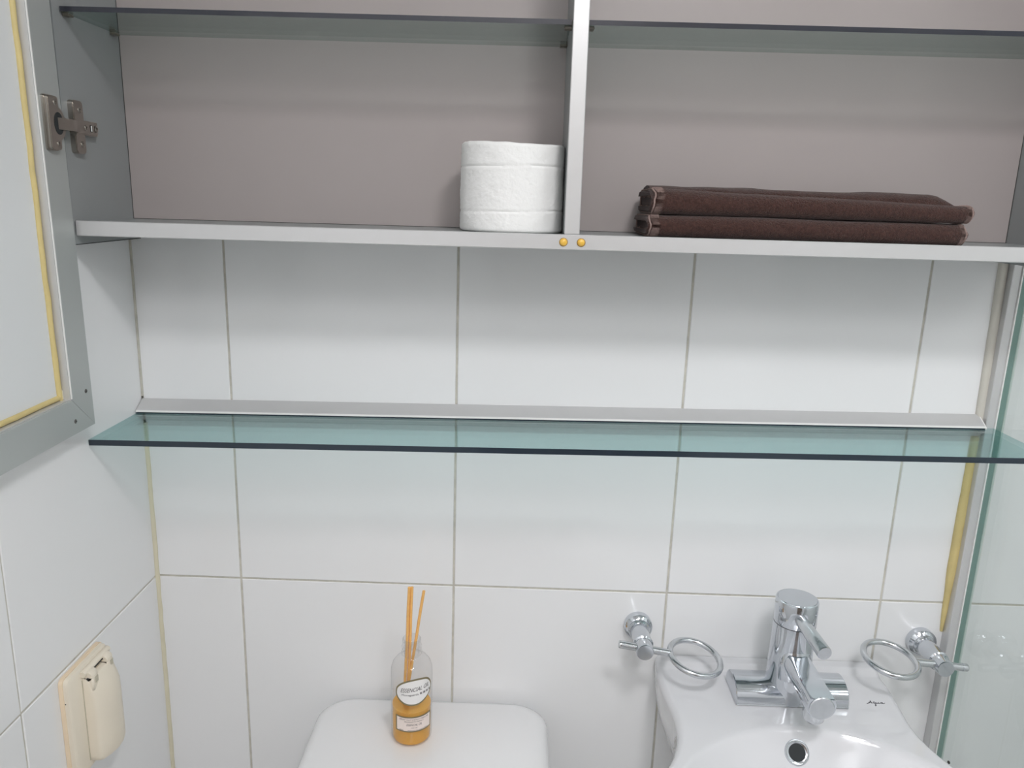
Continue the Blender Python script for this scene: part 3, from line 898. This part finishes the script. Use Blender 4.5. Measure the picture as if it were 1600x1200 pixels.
# horizontal base bar with domed section
sec = []
for i in range(17):
    a = PI*i/16
    sec.append((-.0275*math.cos(a), .002+.0255*math.sin(a)**.8))
sec = [(-.0284, 0)] + sec + [(.0290, 0)]
bm = bmesh.new()
xs_ = [(-.0735, .96), (-.0725, 1), (.0725, 1), (.0735, .96)]
loft_bm(bm, [[(x_, y*k, z*k if z > 0 else 0) for y, z in sec] for x_, k in xs_])
finish(bm, M_chrome, 'base_bar', tap, smooth=40)
lathe('body', M_chrome, [(.0290, .0), (.0284, .02), (.0278, .045), (.0272, .075), (.0268, T(.0060))], (0, 0, 0), (0, 0, 1), tap, 48)
lathe('seam_ring', M_seam, [(.0260, T(.0055)), (.0263, T(.0057)), (.0263, T(.0073)), (.0260, T(.0075))], (0, 0, 0), (0, 0, 1), tap, 48)
cap_ = lathe('cap', M_chrome, [(.0266, T(.0068)), (.0270, T(.0076)), (.0270, T(.0370)), (.0262, T(.0392)), (.0248, T(.0396)), (.0243, T(.0392)), (.0238, T(.0400)), (0, T(.0404))], (0, 0, 0), (0, 0, 1), tap, 48)
lv = Vector((-.003, -.0245, T(.0225)))
ld = Vector((.0065, -.064, -.0055)).normalized()
lathe('lever', M_chrome_s, [(.0070, 0), (.0078, .004), (.0086, .03), (.0090, .0655), (.0084, .0675), (0, .0675)], lv, ld, tap, 24)
# spout: rounded bar with a flattened top face
bm = bmesh.new()
def spout_ring(y, z, r, flat=.62):
    out = []
    for i in range(40):
        a = 2*PI*i/40
        xx, zz = r*math.cos(a), r*math.sin(a)
        zz = min(zz, r*flat) if flat < 1 else zz
        out.append((xx, y, z+zz))
    return out
zs_ = T(-.0405)
loft_bm(bm, [spout_ring(-.015, zs_, .0172, .80), spout_ring(-.04, zs_, .0174, .66), spout_ring(-.07, zs_-.0005, .0176, .60), spout_ring(-.108, zs_-.001, .0180, .58), spout_ring(-.1112, zs_-.001, .0172, .56)])
finish(bm, M_chrome, 'spout', tap, smooth=35)
lathe('spout_face', M_chrome_s, [(.0150, 0), (.0150, .0012), (.0140, .0020), (0, .0020)], (0, -.1107, zs_-.0028), (0, -1, 0), tap, 32)
lathe('aerator', M_chrome_s, [(.0125, 0), (.0130, -.008), (.0130, -.0155), (.0115, -.018), (0, -.018)], (0, -.094, zs_-.0125), (0, -.18, 1), tap, 28)
# neck that runs from the body down to the spout
bm = bmesh.new()
loft_bm(bm, [[(r_*math.cos(2*PI*i/32), y_+.6*r_*math.sin(2*PI*i/32), z_) for i in range(32)] for (r_, y_, z_) in ((.020, -.018, T(-.066)), (.0215, -.020, T(-.05)), (.0205, -.020, T(-.036)), (.014, -.017, T(-.021)), (.006, -.0165, T(-.012)))])
finish(bm, M_chrome, 'spout_neck', tap, smooth=50)
mk = link('indicator', bpy.data.meshes.new('indicator'), tap)
bm = bmesh.new()
for k in range(6):
    a0 = math.radians(-8+k*3.2); a1 = math.radians(-8+(k+1)*3.2); R_ = .0273
    q = [bm.verts.new((R_*math.sin(a), -R_*math.cos(a), T(z))) for a, z in ((a0, .0105), (a1, .0105), (a1, .0118), (a0, .0118))]
    f = bm.faces.new(q)
bm.to_mesh(mk.data); bm.free(); mk.data.materials.append(M_red); mk['label'] = 'small red hot-water mark'

# ------------------------------------------------------------------ tumbler holders
def holder(label, x, z, side, roll, pitch, zroll):
    """flange, post standing out of the wall, cross bar through its tip, ring at the end of the bar (side: +1 right, -1 left)"""
    t = thing('tumbler_holder', label, 'tumbler holder', (x, 0, z), 'chrome tumbler holders')
    t.rotation_euler = (0, 0, zroll)
    lathe('flange', M_chrome, [(.0195, 0), (.0200, .004), (.0195, .010), (.0165, .0135), (.0150, .0145), (.0150, .0165), (.0130, .019)], (0, 0, 0), (0, -1, 0), t, 40)
    lathe('post', M_chrome, [(.0120, .018), (.0126, .024), (.0130, .0480), (.0138, .0515), (.0138, .0535), (.0118, .055), (.0116, .0715), (.0108, .073), (0, .0733)], (0, 0, 0), (0, -1, 0), t, 36)
    py = -.0620
    c, s = math.cos(roll), math.sin(roll)
    def R2(px, pz): return (px*c + pz*s, py, -px*s + pz*c)
    bar = [R2(-side*.0345, 0), R2(-side*.0335, 0), R2(-side*.0310, 0), R2(0, 0), R2(side*.036, 0)]
    tube('cross_bar', M_chrome_s, bar, [.0046, .0052, .0052, .0052, .0050], t, 18)
    tube('bar_collar', M_chrome, [R2(-side*.0285, 0), R2(-side*.0270, 0)], .0056, t, 18)
    rr = .0342; cx = side*(.036+rr)
    pts = []
    for i in range(56):
        a = 2*PI*i/56
        u, v = rr*math.cos(a), rr*math.sin(a)
        # ring plane: droops towards the viewer and leans along the bar
        p = Vector((cx+u, py + v*math.cos(pitch), v*math.sin(pitch)))
        q = R2(p.x, p.z)
        pts.append((q[0], p.y, q[2]))
    tube('ring', M_chrome_s, pts, .0042, t, 12, True)
    return t
holder('chrome tumbler holder on the wall left of the tap, its ring pointing right', .6814, -.0494, 1, math.radians(9), math.radians(8), 0)
holder('chrome tumbler holder beside the glass partition, its ring pointing left', 1.0815, -.0580, -1, math.radians(5), math.radians(8), 0)

# ------------------------------------------------------------------ splash-proof socket on the left wall
so = thing('wall_socket', 'cream splash-proof wall socket with a hinged lid on the left tiled wall', 'socket', (0, -.2, -.07))
bm = bmesh.new()
SP = lambda y, z: (y+.2, z+.07)
PC = SP(-.2005, -.0715)
loft_bm(bm, [[(x_, y, z) for y, z in rrect(PC[0], PC[1], .0425-i_, .0675-i_, .007)] for x_, i_ in ((.0004, .0), (.0050, .0))])
pl_ = finish(bm, M_cream_o, 'back_plate', so, smooth=40); pl_['label'] = 'back plate with a yellowed rim'
bm = bmesh.new()
loft_bm(bm, [[(x_, y, z) for y, z in rrect(PC[0], PC[1], .0425-i_, .0675-i_, .006)] for x_, i_ in ((.0048, .0012), (.0098, .0016), (.0118, .0040))])
finish(bm, M_cream, 'front_plate', so, smooth=40)
# domed lid
secL = [(-.0255, 0), (-.0255, .0105), (-.0245, .0135), (-.0225, .0155), (-.012, .0205), (0, .0232), (.012, .0225), (.0205, .0195), (.0240, .0160), (.0252, .0115), (.0250, 0)]
LYc = SP(-.1910, 0)[0]
bm = bmesh.new()
levels = [(-.130, .0, .80), (-.1295, .6, .86), (-.1275, .92, .94), (-.122, 1, .985), (-.108, 1, 1), (-.06, .98, 1), (-.045, .96, 1), (-.036, .84, 1), (-.028, .66, 1), (-.022, .55, .99), (-.0195, .40, .98), (-.0185, .0, .97)]
loft_bm(bm, [[(.0112 + x_*k, LYc + y*ks, SP(0, z)[1]) for y, x_ in secL] for z, k, ks in levels])
lid = finish(bm, M_cream, 'lid', so, smooth=50)
for yy in (-.0185, .0150):
    bm = bmesh.new()
    lathe_bm(bm, [(.0058, -.006), (.0066, -.005), (.0066, .005), (.0058, .006)], (.0170, LYc+yy, SP(0, -.0165)[1]), (0, 1, 0), 18)
    box_bm(bm, .0118, .0240, LYc+yy-.006, LYc+yy+.006, SP(0, -.036)[1], SP(0, -.0165)[1], .0018)
    finish(bm, M_cream, 'hinge_knuckle', lid, smooth=40)
for yy in (-.0185, .0150):
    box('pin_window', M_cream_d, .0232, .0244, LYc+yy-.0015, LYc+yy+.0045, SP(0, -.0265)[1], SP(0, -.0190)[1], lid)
box('lid_slot', M_dark, .0150, .0185, LYc-.0120, LYc+.0085, SP(0, -.0142)[1], SP(0, -.0130)[1], so)
lathe('hinge_bar', M_cream, [(.0036, 0), (.004, .001), (.004, .055), (.0036, .056)], (.0140, LYc-.028, SP(0, -.0120)[1]), (0, 1, 0), so, 14)
lathe('hinge_pin', M_dark, [(.0014, 0), (.0014, .0006), (0, .0006)], (.0185, LYc-.0250, SP(0, -.0185)[1]), (0, -1, 0), lid, 10)
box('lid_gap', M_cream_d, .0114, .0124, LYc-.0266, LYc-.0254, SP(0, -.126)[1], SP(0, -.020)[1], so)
lathe('plate_speck', M_dark, [(.0007, 0), (.0007, .0004), (0, .0004)], (.0068, PC[0]-.0424, SP(0, -.033)[1]), (0, -1, 0), so, 8)
